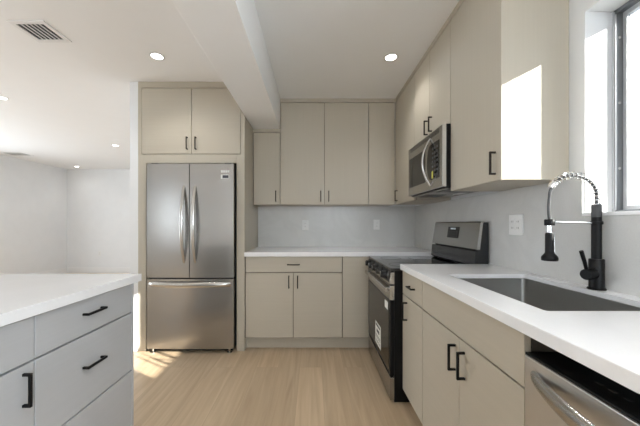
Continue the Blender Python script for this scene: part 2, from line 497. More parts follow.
# ------------------------------------------------------------------ refrigerator
t = thing('refrigerator', (-1.12, 3.0, 0), 'stainless steel french door refrigerator with curved handles and bottom freezer drawer', 'refrigerator')
FXL, FXR, FYF = -1.520, -0.728, 2.672
obj('body', B(FXL + 0.004, FXR - 0.004, FYF + 0.070, 3.36, 0.035, 1.715, 0.004), dkgrey, t)
def curved_front(x0, x1, z0, z1, bow=0.008, th=0.062):
    """a door with a gently bowed steel face, the bow shared by both doors"""
    bm = bm_new(); N = 40
    pts = []
    cx = (FXL + FXR) / 2; hw = (FXR - FXL) / 2
    for i in range(N + 1):
        x = x0 + (x1 - x0) * i / N
        u = (x - cx) / hw
        y = FYF + bow * (u * u)
        pts.append((x, y))
    pts += [(x1, FYF + th), (x0, FYF + th)]
    prism(bm, pts, 'z', z0, z1)
    return bm
xm = (FXL + FXR) / 2 - 0.004
dl = obj('door', curved_front(FXL, xm - 0.0035, 0.694, 1.731), steel_v, t, True)
dr = obj('door', curved_front(xm + 0.0035, FXR, 0.694, 1.731), steel_v, t, True)
fz = obj('freezer_drawer', curved_front(FXL, FXR, 0.045, 0.680), steel_v, t, True)
obj('door_gasket', B(FXL + 0.01, FXR - 0.01, FYF + 0.030, FYF + 0.0715, 0.05, 1.722), rubber, t)
obj('kick_grille', B(FXL + 0.02, FXR - 0.02, FYF + 0.05, FYF + 0.08, 0.012, 0.045, 0.002), bplas, t)
for x in (FXL + 0.045, FXR - 0.045):
    obj('foot', lathe(bm_new(), [(0, 0), (0.022, 0), (0.022, 0.008), (0.010, 0.012), (0.010, 0.044), (0, 0.044)], (x, FYF + 0.035, 0.0), n=18), hand_m, t, True)
for x in (FXL + 0.03, FXR - 0.09):
    obj('hinge_cover', B(x, x + 0.06, FYF + 0.03, FYF + 0.11, 1.7315, 1.742, 0.003), dkgrey, t)
def arc_handle(parent, x, z0, z1):
    pts = []; rs = []
    for i in range(25):
        u = i / 24; s = math.sin(math.pi * u)
        pts.append((x, FYF + 0.004 - 0.062 * s ** 0.8, z0 + (z1 - z0) * u)); rs.append(0.011 + 0.007 * s)
    return obj('handle', tube(bm_new(), pts, rs, 14, flat=(0.62, (0, 1, 0))), hand_m, parent, True)
arc_handle(dl, xm - 0.050, 0.83, 1.53); arc_handle(dr, xm + 0.052, 0.83, 1.53)
pts = []; rs = []
for i in range(29):
    u = i / 28; s = math.sin(math.pi * u) ** 0.45
    pts.append((FXL + 0.035 + (FXR - FXL - 0.07) * u, FYF + 0.012 - 0.052 * s, 0.634)); rs.append(0.023)
obj('handle', tube(bm_new(), pts, rs, 14, flat=(0.55, (0, 1, 0))), hand_m, fz, True)
# small badge and spec sticker on the right hand door
bd = obj('sticker', B(-0.846, -0.768, FYF + 0.0040, FYF + 0.0085, 1.594, 1.632), sticker_m, dr, label='small pale sticker with a dark block')
obj('sticker_print', B(-0.828, -0.774, FYF + 0.0033, FYF + 0.0041, 1.600, 1.626), ink, bd)
for q, (a, b) in enumerate(((-0.842, -0.826), (-0.822, -0.806), (-0.802, -0.786), (-0.782, -0.768))):
    obj('badge_letter', B(a, b, FYF + 0.0035, FYF + 0.0085, 1.650, 1.672, 0.001), sticker_m, dr)

# ------------------------------------------------------------------ back base cabinets
ZB0, ZB1 = 0.122, 0.878
t = thing('base_cabinet', (-0.186, 3.0, 0), 'beige base cabinet beside the refrigerator panel, one wide drawer over two doors', 'cabinet')
obj('cabinet_body', B(-0.640, 0.268, YF + 0.020, YW - 0.001, 0.115, 0.8805), carc_shade, t)
obj('toe_kick', B(-0.640, 0.268, 2.812, 2.826, 0.0, 0.115, 0.001, 1), cab_h, t)
dw = front(t, 'drawer', YF, '-y', -0.632, 0.268, 0.733, ZB1, cab_h)
a = front(t, 'door', YF, '-y', -0.632, -0.188, ZB0, 0.730, cab_h)
b = front(t, 'door', YF, '-y', -0.188, 0.268, ZB0, 0.730, cab_h)
bar_handle(dw, (-0.186, YF, 0.806), 0.115, '-y', 'x')
bar_handle(a, (-0.228, YF, 0.645), 0.115, '-y', 'z'); bar_handle(b, (-0.147, YF, 0.645), 0.115, '-y', 'z')
t = thing('corner_base_cabinet', (0.39, 3.0, 0), 'plain beige corner base cabinet without a handle, next to the stove', 'cabinet')
obj('cabinet_body', B(0.269, 1.160, YF + 0.020, YW - 0.001, 0.115, 0.8805), carc_shade, t)
obj('toe_kick', B(0.2685, 0.528, 2.812, 2.826, 0.0, 0.115, 0.001, 1), cab_h, t)
front(t, 'door', YF, '-y', 0.270, 0.520, ZB0, ZB1, cab_h)

# ------------------------------------------------------------------ upper cabinets, back wall
YU = 3.10
UZ0, UZ1 = 1.386, 2.468
def upper(x0, x1, label, doors, ztop=UZ1, zt=CEIL, name='wall_cabinet'):
    t = thing(name, ((x0 + x1) / 2, YU + 0.15, UZ0), label, 'cabinet')
    obj('cabinet_body', B(x0, x1 - 0.0005, YU + 0.0225, YW - 0.001, UZ0 + 0.001, ztop), cab_v, t)
    obj('carcass_gap_shade', B(x0 + 0.001, x1 - 0.0015, YU + 0.0198, YU + 0.0222, UZ0 + 0.003, ztop - 0.001), carc_shade, t)  # thin dark sheet that paints shade into the door gaps
    obj('top_filler', B(x0, x1 - 0.0005, YU + 0.001, YU + 0.02, ztop + 0.001, zt - 0.0005, 0.0005, 1), cab_h, t)
    for (a, b, hx) in doors:
        d = front(t, 'door', YU, '-y', a, b, UZ0, ztop - 0.004, cab_v)
        if hx is not None: bar_handle(d, (hx, YU, 1.474), 0.115, '-y', 'z', bronze_m)
upper(-0.640, -0.3525, 'narrow beige wall cabinet tucked under the ceiling beam', [(-0.634, -0.3525, -0.396)], 2.152, 2.1845)
upper(-0.3515, 0.579, 'wide double door beige wall cabinet centred above the back counter', [(-0.350, 0.116, 0.076), (0.116, 0.579, 0.160)])
upper(0.580, 0.862, 'plain handleless beige wall cabinet in the corner of the back wall', [(0.580, 0.860, None)])

# ------------------------------------------------------------------ upper cabinets, right wall
XU = 0.862
def upper_r(y0, y1, z0, label, doors):
    t = thing('wall_cabinet', (1.0, (y0 + y1) / 2, z0), label, 'cabinet')
    obj('cabinet_body', B(XU + 0.0225, XW - 0.001, y0 + 0.0005, y1 - 0.0005, z0 + 0.001, UZ1), cab_v, t)
    obj('carcass_gap_shade', B(XU + 0.0198, XU + 0.0222, y0 + 0.001, y1 - 0.001, z0 + 0.003, UZ1 - 0.001), carc_shade, t)  # dark sheet behind the doors, shade put into its colour
    obj('top_filler', B(XU + 0.001, XU + 0.0195, y0 + 0.0005, y1 - 0.0005, UZ1 + 0.001, CEIL - 0.0005, 0.0005, 1), cab_h, t)
    for (a, b, hy, hz) in doors:
        d = front(t, 'door', XU, '-x', a, b, z0, UZ1 - 0.004, cab_v)
        if hy is not None: bar_handle(d, (XU, hy, hz), 0.11, '-x', 'z', bronze_m, proj=0.030)
    return t
upper_r(2.515, 3.099, UZ0, 'beige wall cabinet between the microwave and the back wall corner', [(2.515, 3.099, 3.015, 1.472)])
upper_r(1.850, 2.514, 1.817, 'short beige double door cabinet directly above the microwave', [(2.182, 2.514, 2.222, 1.908), (1.850, 2.182, 2.138, 1.908)])
t = upper_r(1.366, 1.849, UZ0, 'tall beige wall cabinet closest to the window, sun patch on its side', [(1.352, 1.849, 1.392, 1.470)])
obj('end_panel', B(XU + 0.0005, XW - 0.001, 1.350, 1.3655, UZ0, CEIL - 0.0005, 0.001, 1), cab_v, t)

# ------------------------------------------------------------------ right base cabinets
XB = 0.585
def base_r(y0, y1, label, name='base_cabinet'):
    t = thing(name, (0.9, (y0 + y1) / 2, 0), label, 'cabinet')
    bm = bm_new()     # open-topped carcass
    x0, x1 = XB + 0.020, XW - 0.001
    box(bm, x0, x1, y0 + 0.0005, y0 + 0.018, 0.10, 0.878); box(bm, x0, x1, y1 - 0.018, y1 - 0.0005, 0.10, 0.878)
    box(bm, x0, x1, y0 + 0.018, y1 - 0.018, 0.10, 0.118); box(bm, x1 - 0.01, x1, y0 + 0.018, y1 - 0.018, 0.118, 0.878)
    box(bm, x0, x0 + 0.018, y0 + 0.018, y1 - 0.018, 0.84, 0.878)
    obj('cabinet_body', bm, carc_shade, t)
    obj('toe_kick', B(XB + 0.075, XB + 0.09, y0, y1, 0, 0.10, 0.001, 1), cab_h, t)
    return t
t = base_r(1.579, 1.932, 'narrow beige base cabinet beside the stove with small drawer over door')
d = front(t, 'drawer', XB, '-x', 1.579, 1.932, 0.726, ZB1, cab_h)
bar_handle(d, (XB, 1.738, 0.803), 0.090, '-x', 'y', proj=0.028)
d = front(t, 'door', XB, '-x', 1.579, 1.932, 0.100, 0.724, cab_h)
bar_handle(d, (XB, 1.838, 0.635), 0.115, '-x', 'z')
t = base_r(0.814, 1.578, 'wide beige sink base cabinet with two doors below a blank panel')
front(t, 'false_drawer_front', XB, '-x', 0.814, 1.578, 0.726, ZB1, cab_h)
d = front(t, 'door', XB, '-x', 1.182, 1.578, 0.100, 0.724, cab_h)
bar_handle(d, (XB, 1.212, 0.633), 0.108, '-x', 'z')
d = front(t, 'door', XB, '-x', 0.814, 1.182, 0.100, 0.724, cab_h)
bar_handle(d, (XB, 1.137, 0.633), 0.108, '-x', 'z')

# ------------------------------------------------------------------ countertops
def slab_lip(bm, x0, x1, y0, y1):
    box(bm, x0, x1, y0, y1, 0.90, 0.92)
bm = bm_new()
prism(bm, [(2.716, 0.881), (2.716, 0.9185), (2.7175, 0.92), (YW - 0.001, 0.92), (YW - 0.001, 0.90), (2.734, 0.90), (2.734, 0.881)], 'x', -0.6405, 1.161)
tag(obj('countertop', bm, quartz_m), 'white quartz countertop along the back wall below the wall cabinets', 'countertop')
SX0, SX1, SY0, SY1 = 0.70, 1.10, 0.885, 1.53
bm = bm_new()
t2 = bmesh.new()
def ring_slab(t, X0, X1, Y0, Y1, hx0, hx1, hy0, hy1, z0, z1, r=0.012):
    """slab with a rounded rectangular hole"""
    hole = []
    for (cx, cy, a0) in ((hx1 - r, hy1 - r, 0), (hx0 + r, hy1 - r, 90), (hx0 + r, hy0 + r, 180), (hx1 - r, hy0 + r, 270)):
        for k in range(5):
            an = R(a0 + 90 * k / 4); hole.append((cx + r * math.cos(an), cy + r * math.sin(an)))
    out = [(X1, Y1), (X0, Y1), (X0, Y0), (X1, Y0)]
    for z, flip in ((z1, False), (z0, True)):
        H = [t.verts.new((x, y, z)) for x, y in hole]; O = [t.verts.new((x, y, z)) for x, y in out]
        for q in range(4):
            seg = H[q * 5:q * 5 + 5]
            for k in range(4):
                t.faces.new((O[q], seg[k + 1], seg[k]))
            nx = H[(q * 5 + 5) % 20]
            t.faces.new((O[q], O[(q + 1) % 4], nx, seg[4]))
        if z == z1: H1, O1 = H, O
        else: H0, O0 = H, O
    for k in range(20): t.faces.new((H1[k], H1[(k + 1) % 20], H0[(k + 1) % 20], H0[k]))
    for k in range(4): t.faces.new((O1[k], O1[(k + 1) % 4], O0[(k + 1) % 4], O0[k]))
    bmesh.ops.recalc_face_normals(t, faces=list(t.faces))
ring_slab(t2, 0.569, 1.1625, -0.70, 1.925, SX0, SX1, SY0, SY1, 0.90, 0.92)
merge(bm, t2)
box(bm, 0.5675, 0.5845, -0.70, 1.925, 0.885, 0.9195, 0.001, 1)
box(bm, 0.5845, 1.1625, 1.9235, 1.925, 0.881, 0.90)
tag(obj('countertop', bm, quartz_m), 'white quartz countertop under the window with the sink cut into it', 'countertop')

# backsplash slabs
tag(obj('backsplash', B(-0.640, 1.1625, YW - 0.012, YW - 0.0005, 0.9205, 1.3855), splash_m), 'pale grey quartz backsplash slab on the back wall with two outlets', 'backsplash')
bm = bm_new()
prism(bm, [(-0.70, 0.9205), (YW - 0.0125, 0.9205), (YW - 0.0125, 1.3855), (1.274, 1.3855), (1.274, 1.2145), (-0.70, 1.2145)], 'x', 1.1630, XW - 0.0005)
tag(obj('backsplash', bm, splash_m), 'pale quartz backsplash slab behind the faucet and stove, below the window', 'backsplash')

# ------------------------------------------------------------------ sink
t = thing('sink', (0.9, 1.2, 0.68), 'undermount single bowl stainless sink set in the white counter', 'sink')
def bowl(x0, x1, y0, y1, zt, zb, th=0.004, r=0.022):
    bm = bmesh.new()
    def loop(x0, x1, y0, y1, z, r):
        vs = []
        for (cx, cy, a0) in ((x1 - r, y1 - r, 0), (x0 + r, y1 - r, 90), (x0 + r, y0 + r, 180), (x1 - r, y0 + r, 270)):
            for k in range(6):
                an = R(a0 + 90 * k / 5); vs.append(bm.verts.new((cx + r * math.cos(an), cy + r * math.sin(an), z)))
        return vs
    L = [loop(x0 - 0.02, x1 + 0.02, y0 - 0.02, y1 + 0.02, zt, r + 0.02), loop(x0, x1, y0, y1, zt, r), loop(x0 + 0.003, x1 - 0.003, y0 + 0.003, y1 - 0.003, zb + 0.02, r),
         loop(x0 + 0.010, x1 - 0.010, y0 + 0.010, y1 - 0.010, zb + 0.004, r), loop(x0 + 0.022, x1 - 0.022, y0 + 0.022, y1 - 0.022, zb, r),
         loop(x0 + 0.16, x1 - 0.16, y0 + 0.28, y1 - 0.28, zb - 0.004, r)]
    for A, Bv in zip(L[:-1], L[1:]):
        for k in range(24): bm.faces.new((A[k], A[(k + 1) % 24], Bv[(k + 1) % 24], Bv[k]))
    bm.faces.new(L[-1])
    bmesh.ops.recalc_face_normals(bm, faces=list(bm.faces))
    bmesh.ops.solidify(bm, geom=list(bm.faces), thickness=0.0015)
    return bm
obj('basin', bowl(SX0, SX1, SY0, SY1, 0.8985, 0.68), steel_s, t, True)
obj('drain', lathe(bm_new(), [(0, 0.002), (0.020, 0.002), (0.030, 0.004), (0.045, 0.005), (0.047, 0.001), (0.047, -0.002), (0, -0.002)], (0.9, 1.2075, 0.6785)), chrome, t, True)

# ------------------------------------------------------------------ faucet
FX, FY = 1.134, 1.178
t = thing('faucet', (FX, FY, 0.92), 'matte black spring neck pull-down faucet with chrome support arm behind the sink', 'faucet')
obj('base', lathe(bm_new(), [(0, 0), (0.029, 0), (0.030, 0.004), (0.0275, 0.007), (0.0245, 0.009), (0.0245, 0.120), (0.023, 0.122), (0, 0.122)], (FX, FY, 0.9203)), black_m, t, True)
obj('post', lathe(bm_new(), [(0, 0), (0.0162, 0), (0.0162, 0.165), (0.0160, 0.167), (0, 0.167)], (FX, FY, 1.0425)), black_m, t, True)
obj('collar', lathe(bm_new(), [(0, 0), (0.0165, 0), (0.0165, 0.048), (0.013, 0.052), (0, 0.052)], (FX, FY, 1.2097)), dkgrey, t, True, label='dark grey collar below the spring')
# lever
lv = obj('valve', lathe(bm_new(), [(0, 0), (0.021, 0), (0.0215, 0.004), (0.0215, 0.045), (0.019, 0.049), (0, 0.049)], (FX - 0.018, FY - 0.005, 0.985), (-1, -0.35, -0.05)), black_m, t, True)
tip = Vector((FX - 0.056, FY - 0.018, 0.998))
obj('lever', tube(bm_new(), [tip, tip + Vector((-0.012, -0.004, 0.035)), tip + Vector((-0.030, -0.009, 0.078))], [0.0062, 0.0066, 0.0072], 12), black_m, lv, True)
# arc path of hose
RX = 0.094
zc = 1.295
path = []
for i in range(13): path.append(Vector((FX, FY, 1.255 + (zc - 1.255) * i / 12)))
for i in range(1, 40):
    an = math.pi * i / 40
    path.append(Vector((FX - RX + RX * math.cos(an), FY, zc + 0.082 * math.sin(an))))
HX = FX - 2 * RX
path += [Vector((HX - 0.004 * math.sin(math.pi * i / 12), FY, zc - (zc - 1.195) * i / 12)) for i in range(13)]
obj('hose', tube(bm_new(), path, 0.0054, 12), dkgrey, t, True, label='dark grey flexible hose')
# spring: helix round the path up to the chrome sleeve
def at_len(path, s):
    for a, b in zip(path[:-1], path[1:]):
        d = (b - a).length
        if s <= d: return a.lerp(b, s / d if d else 0), (b - a).normalized()
        s -= d
    return path[-1], (path[-1] - path[-2]).normalized()
Ls = 0.0; total = 0.262
hp = []
turns = 16; n = turns * 14
for i in range(n + 1):
    s = total * i / n
    p, d = at_len(path, s)
    yv = Vector((0, 1, 0)); u = d.cross(yv).normalized()
    an = 2 * math.pi * turns * i / n
    hp.append(p + (yv * math.cos(an) + u * math.sin(an)) * 0.0142)
obj('spring', tube(bm_new(), hp, 0.0021, 6), chrome, t, True, label='steel coil spring')
p, d = at_len(path, total)
obj('sleeve', lathe(bm_new(), [(0, -0.004), (0.012, -0.004), (0.0125, 0), (0.0125, 0.022), (0.010, 0.026), (0, 0.026)], p, d), chrome, t, True, label='polished chrome sleeve at the spring end')
arm = tube(bm_new(), [(FX - 0.012, FY, 1.186), (HX + 0.018, FY, 1.189)], 0.0052, 12)
obj('support_arm', arm, chrome, t, True, label='polished chrome support arm')
obj('arm_ring', lathe(bm_new(), [(0.0176, 0), (0.0205, 0.001), (0.0205, 0.012), (0.0176, 0.013), (0.0176, 0)], (FX, FY, 1.180)), black_m, t, True)
obj('docking_clip', lathe(bm_new(), [(0, 0), (0.017, 0), (0.018, 0.003), (0.018, 0.022), (0.016, 0.025), (0, 0.025)], (HX, FY, 1.176)), black_m, t, True)
sh = obj('spray_head', lathe(bm_new(), [(0, 0), (0.026, 0), (0.028, 0.003), (0.028, 0.013), (0.026, 0.018), (0.0165, 0.030), (0.015, 0.036), (0.015, 0.105), (0.013, 0.112), (0, 0.112)], (HX, FY, 1.035)), black_m, t, True)
obj('spray_neck', lathe(bm_new(), [(0, 0), (0.012, 0), (0.0105, 0.012), (0.0105, 0.030), (0, 0.030)], (HX, FY, 1.1465)), chrome, sh, True, label='chrome neck')
obj('spray_trigger', B(HX + 0.0135, HX + 0.019, FY - 0.006, FY + 0.006, 1.060, 1.135, 0.003), chrome, sh, label='chrome trigger strip')

# ------------------------------------------------------------------ dishwasher
t = thing('dishwasher', (0.9, 0.52, 0), 'stainless dishwasher with bowed handle and black top strip beside the sink cabinet', 'dishwasher')
obj('tub', B(0.700, 1.14, 0.222, 0.808, 0.10, 0.865), dkgrey, t)
obj('toe_kick', B(0.665, 0.68, 0.220, 0.810, 0.004, 0.10), bplas, t)
dd = obj('door', B(0.581, 0.66, 0.220, 0.810, 0.105, 0.8235, 0.003), steel_d, t)
cs = obj('control_strip', B(0.5825, 0.695, 0.2205, 0.8095, 0.824, 0.831, 0.002), bplas, t, label='glossy black control strip along the top')
bm = bm_new()
for i in range(9): box(bm, 0.625, 0.633, 0.40 + 0.030 * i, 0.413 + 0.030 * i, 0.8311, 0.8316)
obj('control_marks', bm, dkgrey, cs)
bm = bm_new(); box(bm, 0.640, 0.700, 0.575, 0.600, 0.852, 0.8555); box(bm, 0.690, 0.695, 0.575, 0.600, 0.835, 0.8795)
obj('mounting_bracket', bm, hand_m, t)
pts = []; rs = []
for i in range(33):
    u = i / 32; s = math.sin(math.pi * u) ** 0.75
    pts.append((0.583 - 0.056 * s, 0.248 + 0.528 * u, 0.782)); rs.append(0.013 + 0.008 * min(1, s * 1.2))
obj('handle', tube(bm_new(), pts, rs, 16, flat=(0.55, (1, 0, 0))), hand_m, dd, True)
# white bracket rail seen above the strip
# further run of cabinets behind the camera's side
t = base_r(-0.65, 0.214, 'beige base cabinet past the dishwasher at the near end of the counter')
for (a, b) in ((-0.65, -0.22), (-0.22, 0.214)):
    d = front(t, 'door', XB, '-x', a, b, 0.100, ZB1, cab_h); bar_handle(d, (XB, -0.22 + (0.04 if a > -0.5 else -0.04), 0.75), 0.115, '-x', 'z')

# ------------------------------------------------------------------ range
RY0, RY1 = 1.938, 2.706
t = thing('stove', (0.85, 2.31, 0), 'freestanding electric stove with black glass top and stainless backguard', 'stove')
obj('body', B(0.534, 1.150, RY0 + 0.003, RY1 - 0.003, 0.006, 0.872), enamel, t)
for x in (0.60, 1.08):
    for y in (RY0 + 0.05, RY1 - 0.05):
        obj('foot', lathe(bm_new(), [(0, 0), (0.018, 0), (0.018, 0.003), (0.009, 0.004), (0.009, 0.006), (0, 0.006)], (x, y, 0), n=16), bplas, t, True)
ck = obj('cooktop', B(0.508, 1.085, RY0, RY1, 0.8725, 0.889, 0.003), cookt, t)
for (x, y, r) in ((0.66, 2.12, 0.115), (0.66, 2.52, 0.085), (0.93, 2.12, 0.080), (0.93, 2.52, 0.115)):
    obj('burner_ring', lathe(bm_new(), [(r - 0.003, 0), (r - 0.003, 0.0005), (r, 0.0005), (r, 0)], (x, y, 0.8892), n=48), ring_m, ck)
# front control panel (slanted) with knobs
bm = prism(bm_new(), [(0.512, 0.8715), (0.503, 0.785), (0.534, 0.785), (0.534, 0.8715)], 'y', RY0 + 0.012, RY1 - 0.012)
cp = obj('control_panel', bm, bplas, t)
for y in (RY0, RY1 - 0.012):
    obj('panel_end_cap', prism(bm_new(), [(0.507, 0.862), (0.500, 0.785), (0.533, 0.785), (0.533, 0.862)], 'y', y, y + 0.012), hand_m, cp)
obj('panel_trim', prism(bm_new(), [(0.4995, 0.7845), (0.5005, 0.797), (0.5035, 0.797), (0.5035, 0.7845)], 'y', RY0 + 0.012, RY1 - 0.012), hand_m, cp)
for i in range(5):
    y = RY0 + 0.10 + i * 0.145
    kb = obj('knob', lathe(bm_new(), [(0, 0), (0.028, 0), (0.028, 0.006), (0.0245, 0.008), (0.0235, 0.040), (0.021, 0.043), (0, 0.043)], (0.5075, y, 0.832), (-1, 0, 0.1), 20), bplas, t, True)
    obj('knob_collar', lathe(bm_new(), [(0.0282, -0.002), (0.0305, -0.002), (0.0305, 0.004), (0.0282, 0.004), (0.0282, -0.002)], (0.5075, y, 0.832), (-1, 0, 0.1), 24), hand_m, kb, True)
    obj('knob_pointer', B(0.4610, 0.4650, y - 0.002, y + 0.002, 0.838, 0.853), hand_m, kb)
# oven door
od = obj('oven_door', B(0.506, 0.533, RY0 + 0.001, RY1 - 0.001, 0.180, 0.779, 0.003), enamel, t)
obj('door_band', B(0.5025, 0.5062, RY0 + 0.001, RY1 - 0.001, 0.680, 0.779, 0.001, 1), steel_h, od, label='stainless band across the door top')
obj('door_end_trim', B(0.5055, 0.5325, RY0 - 0.0012, RY0 + 0.001, 0.680, 0.774), hand_m, od)
obj('door_glass', B(0.5035, 0.5062, RY0 + 0.03, RY1 - 0.03, 0.20, 0.672, 0.001, 1), bglass, od, label='glossy black door glass')
hb = bm_new()
tube(hb, [(0.480, RY0 + 0.012, 0.745), (0.480, RY1 - 0.012, 0.745)], 0.016, 14, flat=(0.6, (1, 0, 0)))
for y in (RY0 + 0.05, RY1 - 0.05): box(hb, 0.480, 0.504, y - 0.010, y + 0.010, 0.733, 0.757, 0.003)
obj('handle', hb, hand_m, od, True)
lb = obj('energy_label', B(0.5025, 0.5036, 2.20, 2.39, 0.235, 0.405), paper, od, label='white paper energy label')
bm = bm_new()
for z0, z1, y0, y1 in ((0.375, 0.392, 2.22, 2.37), (0.33, 0.355, 2.25, 2.34), (0.30, 0.306, 2.215, 2.375), (0.285, 0.290, 2.215, 2.375), (0.262, 0.267, 2.215, 2.36), (0.25, 0.254, 2.215, 2.36)):
    box(bm, 0.5021, 0.5026, y0, y1, z0, z1)
obj('label_print', bm, ink, lb)
obj('care_sticker', B(0.5025, 0.5036, 1.99, 2.075, 0.600, 0.652), paper, od, label='small white sticker near the door corner')
obj('storage_drawer', B(0.506, 0.533, RY0 + 0.001, RY1 - 0.001, 0.018, 0.168, 0.003), steel_h, t, label='stainless storage drawer')
# backguard
bgd = obj('backguard', prism(bm_new(), [(1.088, 0.889), (1.062, 0.905), (1.070, 1.000), (1.100, 1.004), (1.110, 1.186), (1.118, 1.193), (1.155, 1.193), (1.155, 0.8895), (1.088, 0.8895)], 'y', RY0 + 0.003, RY1 - 0.053), backg, t)
fp = prism(bm_new(), [(1.074, 1.014), (1.101, 1.190), (1.106, 1.198), (1.126, 1.198), (1.126, 1.1935), (1.113, 1.1935), (1.094, 1.016)], 'y', RY0, RY1 - 0.05)
fp = obj('backguard_panel', fp, steel_h, bgd, label='tilted stainless control face')
obj('panel_end_cap', prism(bm_new(), [(1.0735, 1.013), (1.1005, 1.190), (1.106, 1.1985), (1.128, 1.1985), (1.116, 1.186), (1.096, 1.013)], 'y', RY0 - 0.003, RY0 - 0.0002), hand_m, fp)
def tilt(z): return 1.074 + (z - 1.014) * (1.101 - 1.074) / (1.190 - 1.014)
dp = obj('display', prism(bm_new(), [(tilt(1.075) - 0.0012, 1.075), (tilt(1.160) - 0.0012, 1.160), (tilt(1.160) + 0.001, 1.160), (tilt(1.075) + 0.001, 1.075)], 'y', 2.205, 2.385), bglass, fp)
for i in range(3):
    for j in range(4):
        bm = bm_new()
        z = 1.085 + 0.018 * i; y = 2.222 + 0.042 * j
        box(bm, tilt(z) - 0.0022, tilt(z) - 0.0013, y, y + 0.018, z, z + 0.004)
        obj('touch_key', bm, dkgrey, dp)
bm = bm_new()
for y in (2.262, 2.282, 2.306, 2.326): box(bm, tilt(1.143) - 0.0024, tilt(1.143) - 0.0013, y, y + 0.011, 1.140, 1.152)
obj('display_digits', bm, disp_m, dp)

# ------------------------------------------------------------------ microwave
MY0, MY1, MXF = 1.851, 2.513, 0.811
t = thing('microwave', (1.0, 2.18, 1.41), 'stainless over-the-range microwave mounted under the short cabinet above the stove', 'microwave')
obj('body', B(MXF + 0.026, XW - 0.002, MY0 + 0.001, MY1 - 0.001, 1.413, 1.8155, 0.002), enamel, t)
df = obj('front_frame', B(MXF, MXF + 0.025, MY0, MY1, 1.418, 1.812, 0.004), steel_h, t)
obj('edge_trim', B(MXF + 0.001, MXF + 0.0245, MY0 - 0.0012, MY0 + 0.0002, 1.420, 1.810), chrome, df)
obj('door_window', B(MXF - 0.0012, MXF + 0.001, 2.135, 2.485, 1.483, 1.722, 0.001, 1), bglass, df, label='dark glass door window')
# control area with rounded left outline
pp = []
for i in range(13):
    an = R(-90 + 180 * i / 12); pp.append((2.035 + 0.065 * math.cos(an), 1.607 + 0.122 * math.sin(an)))
pp = [(1.895, 1.485)] + pp + [(1.895, 1.729)]
cpn = obj('keypad', prism(bm_new(), pp, 'x', MXF - 0.0014, MXF + 0.001), bglass, df)
bm = bm_new()
for i in range(7):
    for j in range(3):
        z = 1.505 + i * 0.030; y = 1.912 + j * 0.036
        box(bm, MXF - 0.0022, MXF - 0.0013, y, y + 0.024, z, z + 0.014)
obj('keypad_buttons', bm, dkgrey, cpn)
obj('yellow_tag', B(MXF - 0.0032, MXF - 0.0023, 1.990, 2.012, 1.492, 1.540), yellow, cpn, label='small yellow sticker')
pts = []; rs = []
for i in range(25):
    u = i / 24; s = math.sin(math.pi * u)
    pts.append((MXF + 0.002 - 0.056 * s ** 0.85, 2.045, 1.447 + 0.325 * u)); rs.append(0.010 + 0.003 * s)
obj('handle', tube(bm_new(), pts, rs, 14, flat=(0.6, (1, 0, 0))), hand_m, df, True)
bm = bm_new()
for i in range(5): box(bm, MXF - 0.0008, MXF + 0.001, 1.90, 2.46, 1.774 + i * 0.006, 1.7765 + i * 0.006)
obj('vent_grille', bm, bplas, df)
un = obj('underside_plate', B(MXF + 0.03, XW - 0.03, MY0 + 0.02, MY1 - 0.02, 1.407, 1.4128, 0.001, 1), steel_h, t)
for (a, b) in ((1.90, 2.08), (2.28, 2.46)):
    obj('grease_filter', B(MXF + 0.06, MXF + 0.22, a, b, 1.4045, 1.4070), bplas, un)
obj('task_lamp_lens', B(MXF + 0.25, MXF + 0.30, 2.12, 2.24, 1.4045, 1.4070), white_p, un)

# ------------------------------------------------------------------ island
XI = -0.927
t = thing('island_cabinet', (-1.2, 1.24, 0), 'greige island drawer unit with three drawers at the end nearest the refrigerator', 'cabinet')
obj('cabinet_body', B(XI - 0.60, XI - 0.020, 0.978, 1.499, 0.10, 0.8805), isl_c, t)
obj('toe_kick', B(XI - 0.085, XI - 0.07, 0.978, 1.499, 0.0, 0.10), isl_m, t)
obj('end_panel', B(XI - 0.62, XI, 1.5005, 1.516, 0.0, 0.8805, 0.001, 1), isl_m, t)
obj('side_filler', B(XI - 0.62, XI - 0.60, 0.978, 1.5, 0.0, 0.8805), isl_m, t)
for i, (z0, z1) in enumerate(((0.733, 0.878), (0.438, 0.730), (0.100, 0.435))):
    d = front(t, 'drawer', XI, 'x', 0.978, 1.4995, z0, z1, isl_m)
    bar_handle(d, (XI, 1.232, (0.818, 0.603, 0.29)[i]), 0.108, 'x', 'y', proj=0.028)
def island_unit(y0, y1, label):
    t = thing('island_cabinet', (-1.2, (y0 + y1) / 2, 0), label, 'cabinet')
    obj('cabinet_body', B(XI - 0.60, XI - 0.020, y0, y1 - 0.001, 0.10, 0.8805), isl_c, t)
    obj('toe_kick', B(XI - 0.085, XI - 0.07, y0, y1 - 0.001, 0.0, 0.10), isl_m, t)
    obj('side_filler', B(XI - 0.62, XI - 0.6005, y0, y1 - 0.001, 0.0, 0.8805), isl_m, t)
    d = front(t, 'drawer', XI, 'x', y0, y1, 0.733, 0.878, isl_m)
    bar_handle(d, (XI, (y0 + y1) / 2 + 0.05, 0.815), 0.128, 'x', 'y')
    d = front(t, 'door', XI, 'x', y0, y1, 0.100, 0.730, isl_m)
    bar_handle(d, (XI, y1 - 0.040, 0.651), 0.108, 'x', 'z', proj=0.028)
island_unit(0.455, 0.978, 'greige island cabinet with one drawer over a door, next to the three-drawer unit')
island_unit(-0.068, 0.455, 'greige island cabinet with drawer and door at the camera end')
bm = B(-1.93, -0.9075, -0.62, 1.553, 0.883, 0.92, 0.0015)
bm2 = bm
tag(obj('island_countertop', bm2, quartz_m), 'thick white quartz island top over the greige drawer units', 'countertop')

